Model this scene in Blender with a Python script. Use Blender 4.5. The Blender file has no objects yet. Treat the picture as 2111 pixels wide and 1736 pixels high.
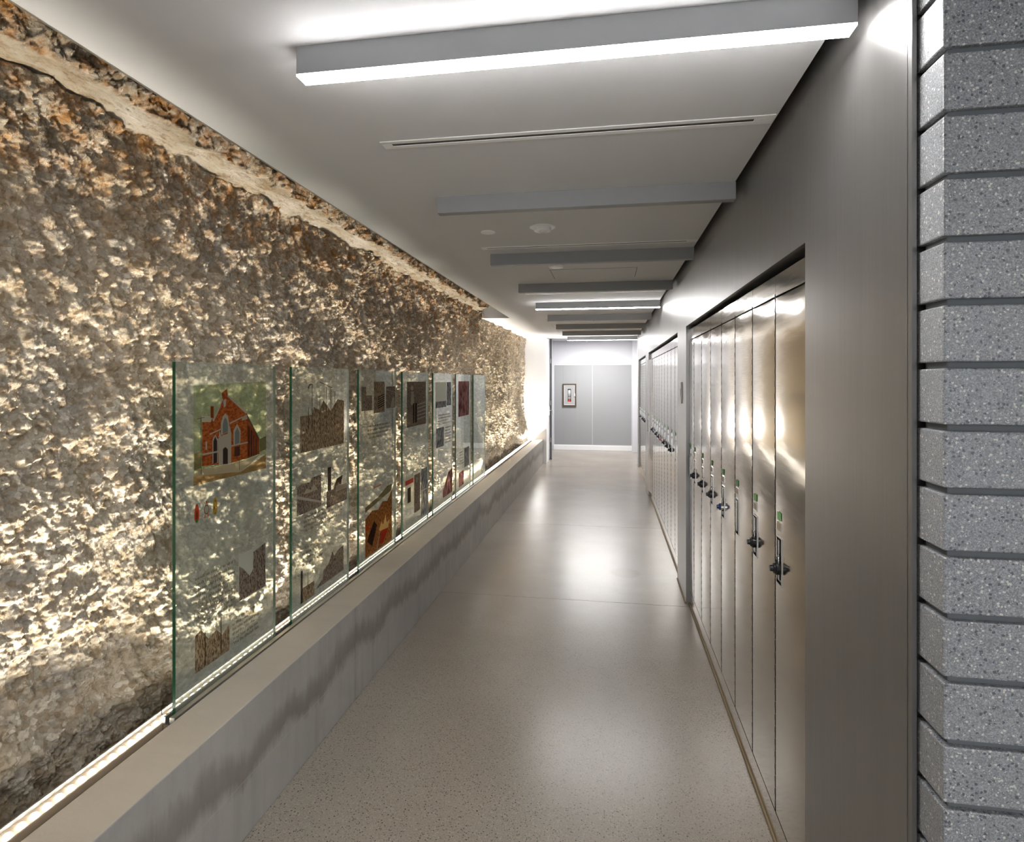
import bpy, bmesh, math, random
import numpy as np
random.seed(7); RNG = np.random.RandomState(11)
SC = bpy.context.scene; COL = SC.collection
PI = math.pi

# ------------------------------------------------------------------ camera, world, exposure
cam_d = bpy.data.cameras.new('camera'); cam = bpy.data.objects.new('camera', cam_d); COL.objects.link(cam)
cam.location = (0, 0, 1.6); cam.rotation_euler = (PI/2, 0, 0.16405)
cam_d.sensor_fit = 'HORIZONTAL'; cam_d.sensor_width = 36.0; cam_d.lens = 36.0*1204.0/2111.0
cam_d.shift_x = 0.0; cam_d.shift_y = -82.8/2111.0
cam_d.clip_start = 0.02; cam_d.clip_end = 100
SC.camera = cam
w = bpy.data.worlds.new('world'); SC.world = w; w.use_nodes = True
w.node_tree.nodes['Background'].inputs[0].default_value = (0.8, 0.87, 1.0, 1)
w.node_tree.nodes['Background'].inputs[1].default_value = 0.4
vs = SC.view_settings
vs.view_transform = 'Standard'; vs.look = 'None'; vs.gamma = 1; vs.use_curve_mapping = False
vs.exposure = 1.45
BAFFLE_L = 36.0      # radiance of the lit ceiling baffles
LED_W = 2.75         # watts of each cove fixture
LED_COL = (1.0, 0.92, 0.78)
END_W = 6.0
DAY_FILL_W = 76.0         # daylight fill added behind the camera
REAR_FILL_W = 12.0        # fill panels added on the unseen hall ceiling
FAR_W = 28.0

def area(name, loc, rot, sx, sy, watts, col=(1,1,1), spread=PI, parent=None):
    d = bpy.data.lights.new(name, 'AREA'); d.shape = 'RECTANGLE'; d.size = sx; d.size_y = sy
    d.energy = watts; d.color = col; d.spread = spread
    o = bpy.data.objects.new(name, d); COL.objects.link(o)
    o.location = loc; o.rotation_euler = rot
    if parent: o.parent = parent
    return o
area('added_daylight_fill', (1.6, -3.9, 1.05), (PI/2, 0, PI), 3.2, 1.5, DAY_FILL_W, (0.80, 0.90, 1.0))  # unseen source, added to brighten the masonry and floor

# ------------------------------------------------------------------ materials
def mat(name, col=(.5,.5,.5), rough=.5, metal=0.0, spec=.5, emit=None, estr=0):
    m = bpy.data.materials.new(name); m.use_nodes = True
    b = m.node_tree.nodes['Principled BSDF']
    b.inputs['Base Color'].default_value = (*col, 1); b.inputs['Roughness'].default_value = rough
    b.inputs['Metallic'].default_value = metal; b.inputs['Specular IOR Level'].default_value = spec
    if emit:
        b.inputs['Emission Color'].default_value = (*emit, 1); b.inputs['Emission Strength'].default_value = estr
    return m
class NT:
    def __init__(s, m): s.t = m.node_tree; s.b = s.t.nodes.get('Principled BSDF'); s.out = s.t.nodes['Material Output']
    def n(s, typ, ins=None, **kw):
        x = s.t.nodes.new(typ)
        for k, v in kw.items(): setattr(x, k, v)
        if ins:
            for k, v in ins.items():
                if isinstance(v, bpy.types.NodeSocket): s.t.links.new(v, x.inputs[k])
                else: x.inputs[k].default_value = v
        return x
    def l(s, a, b): s.t.links.new(a, b)
    def obj(s, scale=(1,1,1), loc=(0,0,0)):
        tc = s.n('ShaderNodeNewGeometry')
        mp = s.n('ShaderNodeMapping', {'Vector': tc.outputs['Position'], 'Scale': scale, 'Location': loc})
        return mp.outputs[0]
    def noise(s, vec, scale, detail=3, rough=.5, dist=0):
        return s.n('ShaderNodeTexNoise', {'Vector': vec, 'Scale': scale, 'Detail': detail, 'Roughness': rough, 'Distortion': dist}).outputs[0]
    def vor(s, vec, scale, feature='F1', out='Distance'):
        return s.n('ShaderNodeTexVoronoi', {'Vector': vec, 'Scale': scale}, feature=feature).outputs[out]
    def ramp(s, fac, stops, interp='LINEAR'):
        r = s.n('ShaderNodeValToRGB', {'Fac': fac}); cr = r.color_ramp; cr.interpolation = interp
        while len(cr.elements) < len(stops): cr.elements.new(.5)
        for e, (p, c) in zip(cr.elements, stops):
            e.position = p; e.color = (*c, 1) if isinstance(c, tuple) else (c, c, c, 1)
        return r.outputs[0]
    def mix(s, fac, a, b, mode='MIX'):
        x = s.n('ShaderNodeMix', data_type='RGBA', blend_type=mode)
        for i, v in ((0, fac), (6, a), (7, b)):
            if isinstance(v, bpy.types.NodeSocket): s.l(v, x.inputs[i])
            else: x.inputs[i].default_value = v if i == 0 else (*v, 1)
        return x.outputs[2]
    def math(s, op, a, b=0.0):
        x = s.n('ShaderNodeMath', operation=op)
        for i, v in ((0, a), (1, b)):
            if isinstance(v, bpy.types.NodeSocket): s.l(v, x.inputs[i])
            else: x.inputs[i].default_value = v
        return x.outputs[0]
    def bump(s, h, strength=.3, dist=.01, norm=None):
        ins = {'Height': h, 'Strength': strength, 'Distance': dist}
        if norm is not None: ins['Normal'] = norm
        return s.n('ShaderNodeBump', ins).outputs[0]

M = {}
M['ceiling'] = mat('ceiling_paint', (.75, .755, .77), .7, spec=.3)
k = NT(M['ceiling']); k.l(k.bump(k.noise(k.obj(), 220, 2), .08, .002), k.b.inputs['Normal'])
M['white'] = mat('white_paint', (.86, .86, .87), .6, spec=.3)
M['hallwhite'] = mat('hall_wall_paint', (.62, .62, .66), .6, spec=.3)
M['wallgrey'] = mat('grey_wall_panel', (.33, .335, .345), .45, spec=.4)
M['jambgrey'] = mat('dark_grey_door', (.13, .135, .15), .4)
M['baffle'] = mat('grey_baffle_paint', (.34, .345, .35), .5, spec=.4)
M['diff_on'] = mat('lit_diffuser', (.9, .9, .9), .5, emit=(1.0, .99, .98), estr=BAFFLE_L)
M['diff_off'] = mat('unlit_diffuser', (.33, .335, .335), .5)
M['plastic'] = mat('white_plastic', (.95, .95, .95), .35)
M['slotdark'] = mat('dark_slot', (.035, .03, .025), .6)
M['black'] = mat('black_plastic', (.012, .012, .014), .3)
M['blue'] = mat('dark_blue_plastic', (.01, .03, .16), .3)
M['red'] = mat('red_plastic', (.45, .03, .02), .3)
M['chrome'] = mat('chrome', (.75, .75, .76), .12, 1)
M['void'] = mat('void_dark', (.05, .05, .05), .8)
M['green'] = mat('green_sticker', (.17, .42, .15), .6)
M['tan'] = mat('tan_sealant', (.30, .23, .14), .7)
M['bronze'] = mat('bronze_frame', (.075, .055, .035), .4)
M['mat_grey'] = mat('cabinet_panel_grey', (.36, .36, .36), .5)
M['extred'] = mat('extinguisher_red', (.55, .03, .02), .3)
M['extwhite'] = mat('extinguisher_label', (.75, .75, .78), .4)
M['alu'] = mat('aluminium', (.50, .48, .44), .35, .9)
M['fixture'] = mat('fixture_housing', (.48, .38, .27), .5, .2)
M['led'] = mat('led_lens', (.9, .9, .9), .3, emit=(1.0, .97, .92), estr=9)
M['rubber'] = mat('dark_gasket', (.03, .03, .03), .6)

# blackened steel wall sheets
m = mat('blackened_steel', (.30, .295, .29), .32, .85); k = NT(m)
v = k.obj((1, 9, .35))
k.l(k.mix(k.noise(v, 3.0, 4, .6), (.30, .293, .285), (.35, .343, .335)), k.b.inputs['Base Color'])
k.l(k.ramp(k.noise(k.obj((1, 40, .8)), 6, 3), [(.3, .30), (.7, .37)]), k.b.inputs['Roughness'])
k.l(k.bump(k.noise(k.obj(), 90, 2), .05, .001), k.b.inputs['Normal'])
k.b.inputs['Anisotropic'].default_value = .65
tg = k.n('ShaderNodeCombineXYZ', {0: 0.0, 1: 0.0, 2: 1.0}); k.l(tg.outputs[0], k.b.inputs['Tangent'])
M['steel'] = m
# polished stainless lockers
m = mat('polished_stainless', (.62, .575, .51), .12, 1); k = NT(m)
k.l(k.ramp(k.noise(k.obj((1, 1.5, 60)), 5, 3), [(.3, .10), (.75, .17)]), k.b.inputs['Roughness'])
k.l(k.bump(k.noise(k.obj((1, 1.2, 5)), 3.0, 2), .10, .01), k.b.inputs['Normal'])
M['stainless'] = m
# ground-face masonry
m = mat('ground_face_block', (.3, .31, .33), .35); k = NT(m)
v = k.obj()
base = k.mix(k.noise(v, 6, 3), (.17, .178, .188), (.225, .236, .25))
base = k.mix(k.ramp(k.noise(v, 380, 3, .7), [(.44, 0.0), (.58, .75)]), base, (.40, .41, .43))
v = k.n('ShaderNodeVectorMath', {0: v, 1: k.n('ShaderNodeVectorMath', {0: k.n('ShaderNodeTexNoise', {'Vector': v, 'Scale': 260.0, 'Detail': 2.0}).outputs['Color'], 1: (.0045, .0045, .0045)}, operation='MULTIPLY').outputs[0]}, operation='ADD').outputs[0]
va = k.n('ShaderNodeTexVoronoi', {'Vector': v, 'Scale': 150.0})
sp = k.n('ShaderNodeSeparateColor', {'Color': va.outputs['Color']})
dk = k.math('MULTIPLY', k.ramp(sp.outputs[0], [(.60, 0.0), (.66, 1.0)]), k.ramp(k.math('MULTIPLY', va.outputs['Distance'], k.ramp(sp.outputs[2], [(0.0, .75), (1.0, 1.0)])), [(.28, 1.0), (.36, 0.0)]))
lt = k.math('MULTIPLY', k.ramp(sp.outputs[1], [(.80, 0.0), (.83, 1.0)]), k.ramp(va.outputs['Distance'], [(.3, 1.0), (.36, 0.0)]))
vb = k.n('ShaderNodeTexVoronoi', {'Vector': v, 'Scale': 420.0})
sb = k.n('ShaderNodeSeparateColor', {'Color': vb.outputs['Color']})
lt2 = k.math('MULTIPLY', k.ramp(sb.outputs[1], [(.84, 0.0), (.88, 1.0)]), k.ramp(vb.outputs['Distance'], [(.38, 1.0), (.45, 0.0)]))
base = k.mix(dk, base, (.095, .105, .12)); base = k.mix(lt, base, (.62, .60, .56)); base = k.mix(lt2, base, (.58, .58, .58))
k.l(base, k.b.inputs['Base Color'])
k.l(k.bump(k.noise(v, 260, 3), .35, .002), k.b.inputs['Normal'])
M['block'] = m
M['mortar'] = mat('dark_mortar', (.14, .15, .16), .9)
# polished concrete floor
m = mat('polished_concrete', (.3, .28, .25), .3); k = NT(m)
v = k.obj()
base = k.mix(k.ramp(k.noise(v, 1.3, 4), [(.3, 0.0), (.7, 1.0)]), (.245, .21, .172), (.31, .272, .23))
base = k.mix(k.ramp(k.noise(v, 5.5, 5, .6), [(.3, 0.0), (.8, .35)]), base, (.30, .285, .26))
va = k.n('ShaderNodeTexVoronoi', {'Vector': v, 'Scale': 135.0}); sp = k.n('ShaderNodeSeparateColor', {'Color': va.outputs['Color']})
dk = k.math('MULTIPLY', k.ramp(sp.outputs[0], [(.66, 0.0), (.70, 1.0)]), k.ramp(va.outputs['Distance'], [(.33, 1.0), (.4, 0.0)]))
lt = k.math('MULTIPLY', k.ramp(sp.outputs[1], [(.72, 0.0), (.78, .75)]), k.ramp(va.outputs['Distance'], [(.4, 1.0), (.5, 0.0)]))
sepp = k.n('ShaderNodeSeparateXYZ', {'Vector': v})
# the aggregate is ground open near the hall and closed over by cement paste further along the corridor
expo = k.ramp(k.math('ADD', k.math('MULTIPLY', sepp.outputs[1], .2), k.math('MULTIPLY', k.noise(v, 1.6, 2), .25)), [(.55, 1.0), (.95, .12)])
base = k.mix(k.math('MULTIPLY', dk, expo), base, (.04, .035, .035)); base = k.mix(k.math('MULTIPLY', lt, expo), base, (.42, .37, .30))
fn = k.ramp(k.noise(v, 150, 2, .7), [(.40, 0.0), (.60, 1.0)])
base = k.mix(k.math('MULTIPLY', k.math('MULTIPLY', fn, expo), .50), base, (.42, .37, .31))
fd = k.ramp(k.noise(v, 170, 3, .7), [(.33, 1.0), (.41, 0.0)])
base = k.mix(k.math('MULTIPLY', k.math('MULTIPLY', fd, expo), .85), base, (.11, .10, .09))
# round worn patch of cement paste
pd = k.n('ShaderNodeVectorMath', {0: v, 1: (.14, 4.95, 0)}, operation='DISTANCE')
pn = k.math('ADD', pd.outputs['Value'], k.math('MULTIPLY', k.noise(v, 30, 3), .06))
base = k.mix(k.ramp(pn, [(.13, .55), (.17, 0.0)]), base, (.24, .20, .15))
k.l(base, k.b.inputs['Base Color'])
k.b.inputs['Roughness'].default_value = .27
k.l(k.bump(k.noise(k.obj((1, .8, 1)), 1.7, 3), .06, .02), k.b.inputs['Normal'])
k.b.inputs['Specular IOR Level'].default_value = .85
M['floor'] = m
# cast concrete curb
m = mat('cast_concrete', (.3, .3, .3), .6); k = NT(m)
v = k.obj(); s3 = k.n('ShaderNodeSeparateXYZ', {'Vector': v})
base = k.mix(k.ramp(k.noise(v, 2.5, 5, .6), [(.3, 0.0), (.7, 1.0)]), (.33, .32, .30), (.43, .415, .385))
base = k.mix(k.ramp(k.noise(k.obj((1, 6, .6)), 3, 4, .6), [(.45, 0.0), (.75, .5)]), base, (.26, .24, .215))
wave = k.math('ADD', s3.outputs[2], k.math('ADD', k.math('MULTIPLY', k.noise(k.obj((0, 1, .3)), 2.6, 5, .7), .34), k.math('MULTIPLY', k.noise(k.obj((0, 8, .7)), 3, 4, .7), .10)))
stain = k.ramp(wave, [(.43, 0.0), (.48, .55), (.53, .45), (.59, 0.0)])
base = k.mix(stain, base, (.125, .10, .075))
sm = k.math('PINGPONG', k.math('ADD', s3.outputs[1], -2.76), 1.22)
base = k.mix(k.ramp(sm, [(.0025, .55), (.004, 0.0)]), base, (.16, .14, .12))
hl = k.math('ABSOLUTE', k.math('ADD', s3.outputs[2], k.math('MULTIPLY', s3.outputs[1], .006)), 0.0)
hl = k.math('ABSOLUTE', k.math('ADD', hl, -.215), 0.0)
base = k.mix(k.ramp(hl, [(.001, .35), (.003, 0.0)]), base, (.50, .48, .44))
pit = k.ramp(k.vor(v, 90), [(.05, 1.0), (.09, 0.0)])
base = k.mix(k.math('MULTIPLY', pit, k.ramp(k.noise(v, 12, 2), [(.5, 0.0), (.6, 1.0)])), base, (.08, .07, .06))
scr = k.ramp(k.noise(k.obj((3, 1, 1)), 26, 5, .75), [(.66, 0.0), (.72, .6)])
base = k.mix(scr, base, (.48, .46, .43))
# steel-trowelled top carries a tan lime bloom
nz = k.n('ShaderNodeSeparateXYZ', {'Vector': k.n('ShaderNodeNewGeometry').outputs['True Normal']})
base = k.mix(k.math('MULTIPLY', k.ramp(nz.outputs[2], [(.8, 0.0), (.95, 1.0)]), .6), base, (.50, .45, .37))
k.l(base, k.b.inputs['Base Color'])
k.l(k.bump(k.noise(v, 60, 5, .65), .25, .004), k.b.inputs['Normal'])
M['concrete'] = m
M['trench'] = mat('trench_floor', (.28, .21, .14), .9)
# rock face
m = mat('limestone_conglomerate', (.5, .42, .3), .85); k = NT(m)
v = k.obj()
at = k.n('ShaderNodeAttribute', attribute_name='strata')      # 0 conglomerate, 1 pale slab
ad = k.n('ShaderNodeAttribute', attribute_name='dirt_shade')        # soil stains, plus brown shade painted in higher up and farther along
big = k.ramp(k.noise(v, 2.2, 4, .6), [(.35, 0.0), (.65, 1.0)])
base = k.mix(big, (.62, .52, .38), (.50, .44, .34))
grey = k.ramp(k.noise(k.obj(loc=(3, 1, 2)), 3.0, 5, .65), [(.45, 0.0), (.62, 1.0)])
base = k.mix(k.math('MULTIPLY', grey, .6), base, (.36, .345, .32))
pe = k.n('ShaderNodeTexVoronoi', {'Vector': k.obj((1, 1, 1.3)), 'Scale': 48.0})
ps = k.n('ShaderNodeSeparateColor', {'Color': pe.outputs['Color']})
base = k.mix(k.ramp(ps.outputs[0], [(.2, .7), (.3, 0.0)]), base, (.36, .27, .17))
base = k.mix(k.ramp(ps.outputs[1], [(.75, 0.0), (.85, .7)]), base, (.78, .71, .60))
brn = k.ramp(k.noise(k.obj(loc=(7, 0, 0)), 9, 6, .7), [(.5, 0.0), (.62, .85)])
base = k.mix(k.math('MULTIPLY', brn, .55), base, (.30, .21, .115))
brn2 = k.ramp(k.noise(k.obj(loc=(2, 5, 0)), 32, 5, .7), [(.5, 0.0), (.6, .75)])
base = k.mix(k.math('MULTIPLY', brn2, .55), base, (.26, .18, .095))
dirt_shade = k.math('MULTIPLY', ad.outputs['Fac'], k.ramp(k.noise(k.obj(loc=(1, 9, 4)), 14, 6, .75), [(.36, 1.0), (.56, .0)]))
base = k.mix(dirt_shade, base, (.40, .19, .05))
slab = k.mix(k.ramp(k.noise(k.obj((1, .4, 1)), 9, 5, .6), [(.3, 0.0), (.7, 1.0)]), (.50, .46, .40), (.30, .23, .14))
slab = k.mix(k.ramp(k.noise(k.obj((1, .5, 1), (4, 0, 0)), 22, 6, .7), [(.52, 0.0), (.64, .8)]), slab, (.22, .15, .08))
base = k.mix(at.outputs['Fac'], base, slab)
k.l(base, k.b.inputs['Base Color'])
b1 = k.bump(k.noise(k.obj((1, 1, .7)), 110, 5, .75), 1.0, .010)
b2 = k.bump(k.vor(k.obj((1, 1, 1.2)), 85, 'SMOOTH_F1'), .35, .010, b1)
k.l(b2, k.b.inputs['Normal'])
k.b.inputs['Specular IOR Level'].default_value = .25
M['rock'] = m
# clear sheet glass with a faint frosted film
def glass(name, tint, film, alpha_film):
    m = bpy.data.materials.new(name); m.use_nodes = True; t = m.node_tree; t.nodes.clear()
    k = NT.__new__(NT); k.t = t
    out = k.n('ShaderNodeOutputMaterial'); tr = k.n('ShaderNodeBsdfTransparent', {'Color': (*tint, 1)})
    df = k.n('ShaderNodeBsdfDiffuse', {'Color': (*film, 1)}); tl = k.n('ShaderNodeBsdfTranslucent', {'Color': (*film, 1)})
    dd = k.n('ShaderNodeMixShader', {0: .45, 1: df.outputs[0], 2: tl.outputs[0]})
    m1 = k.n('ShaderNodeMixShader', {0: alpha_film, 1: tr.outputs[0], 2: dd.outputs[0]})
    gl = k.n('ShaderNodeBsdfGlossy', {'Color': (.95, 1, .97, 1), 'Roughness': .015})
    fr = k.n('ShaderNodeFresnel', {'IOR': 1.55})
    m2 = k.n('ShaderNodeMixShader', {0: fr.outputs[0], 1: m1.outputs[0], 2: gl.outputs[0]})
    geo = k.n('ShaderNodeNewGeometry'); back = k.n('ShaderNodeBsdfTransparent')
    m3 = k.n('ShaderNodeMixShader', {0: geo.outputs['Backfacing'], 1: m2.outputs[0], 2: back.outputs[0]})
    k.l(m3.outputs[0], out.inputs[0]); return m
M['glass'] = glass('panel_glass', (.70, .76, .70), (.48, .52, .48), .34)
M['glassclear'] = glass('clear_glass', (.95, .97, .96), (.6, .6, .6), .03)
m = mat('glass_edge', (.004, .05, .02), .3); M['glassedge'] = m
def ink(name, col, a, noise=None, col2=(.5,.4,.3), nscale=(1,1,1), s=30):
    m = bpy.data.materials.new(name); m.use_nodes = True; t = m.node_tree; t.nodes.clear()
    k = NT.__new__(NT); k.t = t
    out = k.n('ShaderNodeOutputMaterial')
    c = col
    tr = k.n('ShaderNodeBsdfTransparent'); df = k.n('ShaderNodeBsdfDiffuse')
    tl = k.n('ShaderNodeBsdfTranslucent')
    mm = k.n('ShaderNodeMixShader', {0: .4, 1: df.outputs[0], 2: tl.outputs[0]})
    mx = k.n('ShaderNodeMixShader', {0: a, 1: tr.outputs[0], 2: mm.outputs[0]})
    if noise:
        f = k.ramp(k.noise(k.obj(nscale), s, 5, .7), [(.40, 0.0), (.58, 1.0)])
        cc = k.mix(f, col, col2)
        k.l(cc, df.inputs[0]); k.l(cc, tl.inputs[0])
        tc = k.mix(f, tuple(x*.5 for x in col), tuple(min(1, x*1.5) for x in col2)); k.l(tc, tr.inputs[0])
    else:
        df.inputs[0].default_value = (*col, 1); tl.inputs[0].default_value = (*col, 1)
        mxv = max(col)+.001; tr.inputs[0].default_value = (*[min(1, .25+.75*x/mxv) for x in col], 1)
    k.l(mx.outputs[0], out.inputs[0]); return m
INK = dict(
    sky=ink('ink_sky', (.20, .22, .15), .14), ground=ink('ink_ground', (.22, .14, .05), .55), walk=ink('ink_walk', (.36, .30, .20), .6),
    brick=ink('ink_brick', (.22, .045, .012), .82, True, (.38, .11, .03), (1, 1, 2), 60), brickd=ink('ink_brick_dark', (.16, .035, .01), .85),
    stone=ink('ink_stone', (.38, .35, .27), .8), dark=ink('ink_dark', (.035, .025, .02), .88), pane=ink('ink_pane', (.15, .17, .15), .85),
    line=ink('ink_line', (.09, .06, .04), .8), tree=ink('ink_tree', (.12, .10, .05), .7), gold=ink('ink_gold', (.32, .20, .03), .85),
    redi=ink('ink_red', (.42, .05, .02), .85), greeni=ink('ink_green', (.03, .20, .04), .85),
    sepia=ink('ink_sepia', (.14, .08, .045), .50, True, (.50, .40, .28), (1, 1, .4), 130),
    sepiad=ink('ink_sepia_dark', (.11, .07, .055), .60, True, (.36, .30, .25), (1, 1, .5), 130),
    grey=ink('ink_grey', (.10, .10, .12), .6, True, (.42, .42, .43), (1, 1, .5), 35),
    fire=ink('ink_fire', (.07, .03, .02), .80, True, (.42, .17, .05), (1, 1, .5), 110),
    flame=ink('ink_flame', (.95, .72, .25), .75), pale=ink('ink_pale', (.55, .55, .50), .5), text=ink('ink_text', (.07, .055, .04), .62),
    textred=ink('ink_text_red', (.50, .08, .05), .6), redpic=ink('ink_red_photo', (.12, .05, .05), .5, True, (.40, .22, .22), (1, 1, .5), 25))

# ------------------------------------------------------------------ mesh helpers
class MB:
    def __init__(s): s.v = []; s.f = []; s.mi = []
    def face(s, pts, mi=0):
        n = len(s.v); s.v += [tuple(p) for p in pts]; s.f.append(tuple(range(n, n+len(pts)))); s.mi.append(mi)
    def box(s, x0, x1, y0, y1, z0, z1, mi=0):
        n = len(s.v)
        s.v += [(x0,y0,z0),(x1,y0,z0),(x1,y1,z0),(x0,y1,z0),(x0,y0,z1),(x1,y0,z1),(x1,y1,z1),(x0,y1,z1)]
        for q in ((0,3,2,1),(4,5,6,7),(0,1,5,4),(1,2,6,5),(2,3,7,6),(3,0,4,7)):
            s.f.append(tuple(n+i for i in q)); s.mi.append(mi)
        return s
    def lathe(s, prof, c, axis='z', n=24, mi=0):
        base = len(s.v)
        for (r, h) in prof:
            for i in range(n):
                a = 2*PI*i/n; u, w_ = r*math.cos(a), r*math.sin(a)
                p = {'z': (u, w_, h), 'x': (h, u, w_), 'y': (w_, h, u)}[axis]
                s.v.append((c[0]+p[0], c[1]+p[1], c[2]+p[2]))
        for j in range(len(prof)-1):
            for i in range(n):
                a, b = base+j*n+i, base+j*n+(i+1) % n
                s.f.append((a, b, b+n, a+n)); s.mi.append(mi)
        s.f.append(tuple(base+i for i in reversed(range(n)))); s.mi.append(mi)
        s.f.append(tuple(base+(len(prof)-1)*n+i for i in range(n))); s.mi.append(mi)
        return s
    def tube(s, pts, r, n=10, mi=0):
        base = len(s.v); P_ = [np.array(p, float) for p in pts]
        for i, p in enumerate(P_):
            d = P_[min(i+1, len(P_)-1)]-P_[max(i-1, 0)]; d /= np.linalg.norm(d)
            a = np.cross(d, (1, 0, 0)) if abs(d[0]) < .9 else np.cross(d, (0, 1, 0))
            a /= np.linalg.norm(a); b = np.cross(d, a)
            for j in range(n):
                t = 2*PI*j/n; q = p+r*(math.cos(t)*a+math.sin(t)*b); s.v.append(tuple(q))
        for i in range(len(P_)-1):
            for j in range(n):
                a_, b_ = base+i*n+j, base+i*n+(j+1) % n
                s.f.append((a_, b_, b_+n, a_+n)); s.mi.append(mi)
        s.f.append(tuple(base+j for j in reversed(range(n)))); s.mi.append(mi)
        s.f.append(tuple(base+(len(P_)-1)*n+j for j in range(n))); s.mi.append(mi)
        return s
    def build(s, name, mats, parent=None, smooth=False, bevel=0, loc=None, seg=2):
        me = bpy.data.meshes.new(name); me.from_pydata(s.v, [], s.f)
        for mm in (mats if isinstance(mats, (list, tuple)) else [mats]): me.materials.append(mm)
        me.polygons.foreach_set('material_index', s.mi)
        bm = bmesh.new(); bm.from_mesh(me); bmesh.ops.recalc_face_normals(bm, faces=bm.faces); bm.to_mesh(me); bm.free()
        if smooth: me.polygons.foreach_set('use_smooth', [True]*len(me.polygons))
        me.update()
        o = bpy.data.objects.new(name, me); COL.objects.link(o)
        if parent: o.parent = parent
        if loc: o.location = loc
        if bevel:
            b = o.modifiers.new('bevel', 'BEVEL'); b.width = bevel; b.segments = seg; b.limit_method = 'ANGLE'
        return o
def tag(o, label, cat, group=None):
    o['label'] = label; o['category'] = cat
    if group: o['group'] = group
    return o
def thing(name, label, cat, loc=(0,0,0), group=None, rz=0):
    o = bpy.data.objects.new(name, None); COL.objects.link(o); o.empty_display_size = .05
    o.location = loc; o.rotation_euler = (0, 0, rz)
    return tag(o, label, cat, group)
def struct(o): o['kind'] = 'structure'; return o
ORD = ['first','second','third','fourth','fifth','sixth','seventh','eighth','ninth','tenth','eleventh','twelfth','thirteenth','fourteenth']

# ------------------------------------------------------------------ numpy noise
def _h(ix, iy, iz, seed):
    n = (ix*374761393 + iy*668265263 + iz*2147483647 + seed*1274126177) & 0xFFFFFFFF
    n = (n ^ (n >> 13))*1274126177 & 0xFFFFFFFF
    n = (n ^ (n >> 16))*2246822519 & 0xFFFFFFFF
    return ((n ^ (n >> 15)) & 0xFFFFFF).astype(np.float64)/16777215.0
def vnoise(x, y, seed=0):
    x0 = np.floor(x).astype(np.int64); y0 = np.floor(y).astype(np.int64)
    fx, fy = x-x0, y-y0; ux = fx*fx*fx*(fx*(fx*6-15)+10); uy = fy*fy*fy*(fy*(fy*6-15)+10)
    z = np.zeros_like(x0)
    def g(dx, dy):
        a = _h(x0+dx, y0+dy, z, seed)*2*PI
        return np.cos(a)*(fx-dx)+np.sin(a)*(fy-dy)
    return ((g(0,0)*(1-ux)+g(1,0)*ux)*(1-uy)+(g(0,1)*(1-ux)+g(1,1)*ux)*uy)*1.5
def fbm(x, y, seed=0, octv=4, gain=.5):
    s = 0; a = 1; t = 0
    for i in range(octv):
        s = s+a*vnoise(x*2**i, y*2**i, seed+i*17); t += a; a *= gain
    return s/t
def worley(x, y, seed=0):
    x0 = np.floor(x).astype(np.int64); y0 = np.floor(y).astype(np.int64)
    best = np.full(x.shape, 9.0); b2 = np.full(x.shape, 9.0); rid = np.zeros(x.shape); z = np.zeros_like(x0)
    for dx in (-1, 0, 1):
        for dy in (-1, 0, 1):
            cx, cy = x0+dx, y0+dy
            px = cx+_h(cx, cy, z, seed); py = cy+_h(cx, cy, z, seed+5)
            d = np.hypot(px-x, py-y); r = _h(cx, cy, z, seed+9)
            b2 = np.minimum(b2, np.maximum(best, d))
            rid = np.where(d < best, r, rid); best = np.minimum(best, d)
    return best, b2, rid
sstep = lambda a, b, x: (lambda t: t*t*(3-2*t))(np.clip((x-a)/(b-a), 0, 1))

# ------------------------------------------------------------------ large structure
ZC = 2.43                       # ceiling
XW = .548                       # steel wall face
# floor with saw-cut joints
fl = MB(); cuts = [4.281, 6.492, 8.70, 10.92]; jw = .0022
ys = [-5.0]
for c in cuts: ys += [c-jw, c+jw]
ys.append(16.0)
for i in range(0, len(ys), 2): fl.box(-2.4, 3.2, ys[i], ys[i+1], -.2, 0)
for c in cuts: fl.box(-2.4, 3.2, c-jw, c+jw, -.2, -.004)
struct(fl.build('floor', M['floor']))
# ceiling slab with open slot along the rock
ce = MB()
ce.box(-1.286, .520, -2.0, 11.30, ZC, ZC+.04)
ce.box(-2.3, -1.286, 7.60, 11.30, ZC, ZC+.04)
ce.box(-1.35, 3.2, -5.0, -2.0, ZC, ZC+.04); ce.box(.52, 3.2, -2.0, 1.09, ZC, ZC+.04)
ce.box(-2.3, -1.286, 7.60, 7.64, ZC+.04, 3.0)                     # bulkhead that ends the slot
ce.box(-1.45, 1.2, 11.30, 14.6, ZC+.10, ZC+.14)                     # room beyond the opening
ce.box(-2.4, 3.2, -5.0, 11.4, 3.0, 3.05)
struct(ce.build('ceiling', M['ceiling']))
ct = MB(); ct.box(-1.292, -1.286, -2.0, 7.60, ZC-.0015, ZC+.045)
struct(ct.build('trim_ceiling', M['alu']))
# steel clad wall with three locker recesses
ws = MB()
RECS = [(1.764, 4.341), (4.865, 8.338), (8.988, 11.079)]
ws.box(XW, .556, 1.175, 1.192, 0, 3.0)
ws.box(XW, 1.05, 1.19, 11.30, 1.991, 3.0)
edges = [1.19]+[e for r in RECS for e in r]+[11.30]
for i in range(0, 8, 2): ws.box(XW, 1.0, edges[i], edges[i+1], 0, 1.991)
ws.box(1.0, 1.05, 1.19, 11.30, 0, 1.991)
struct(ws.build('wall_right', M['steel']))
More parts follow.
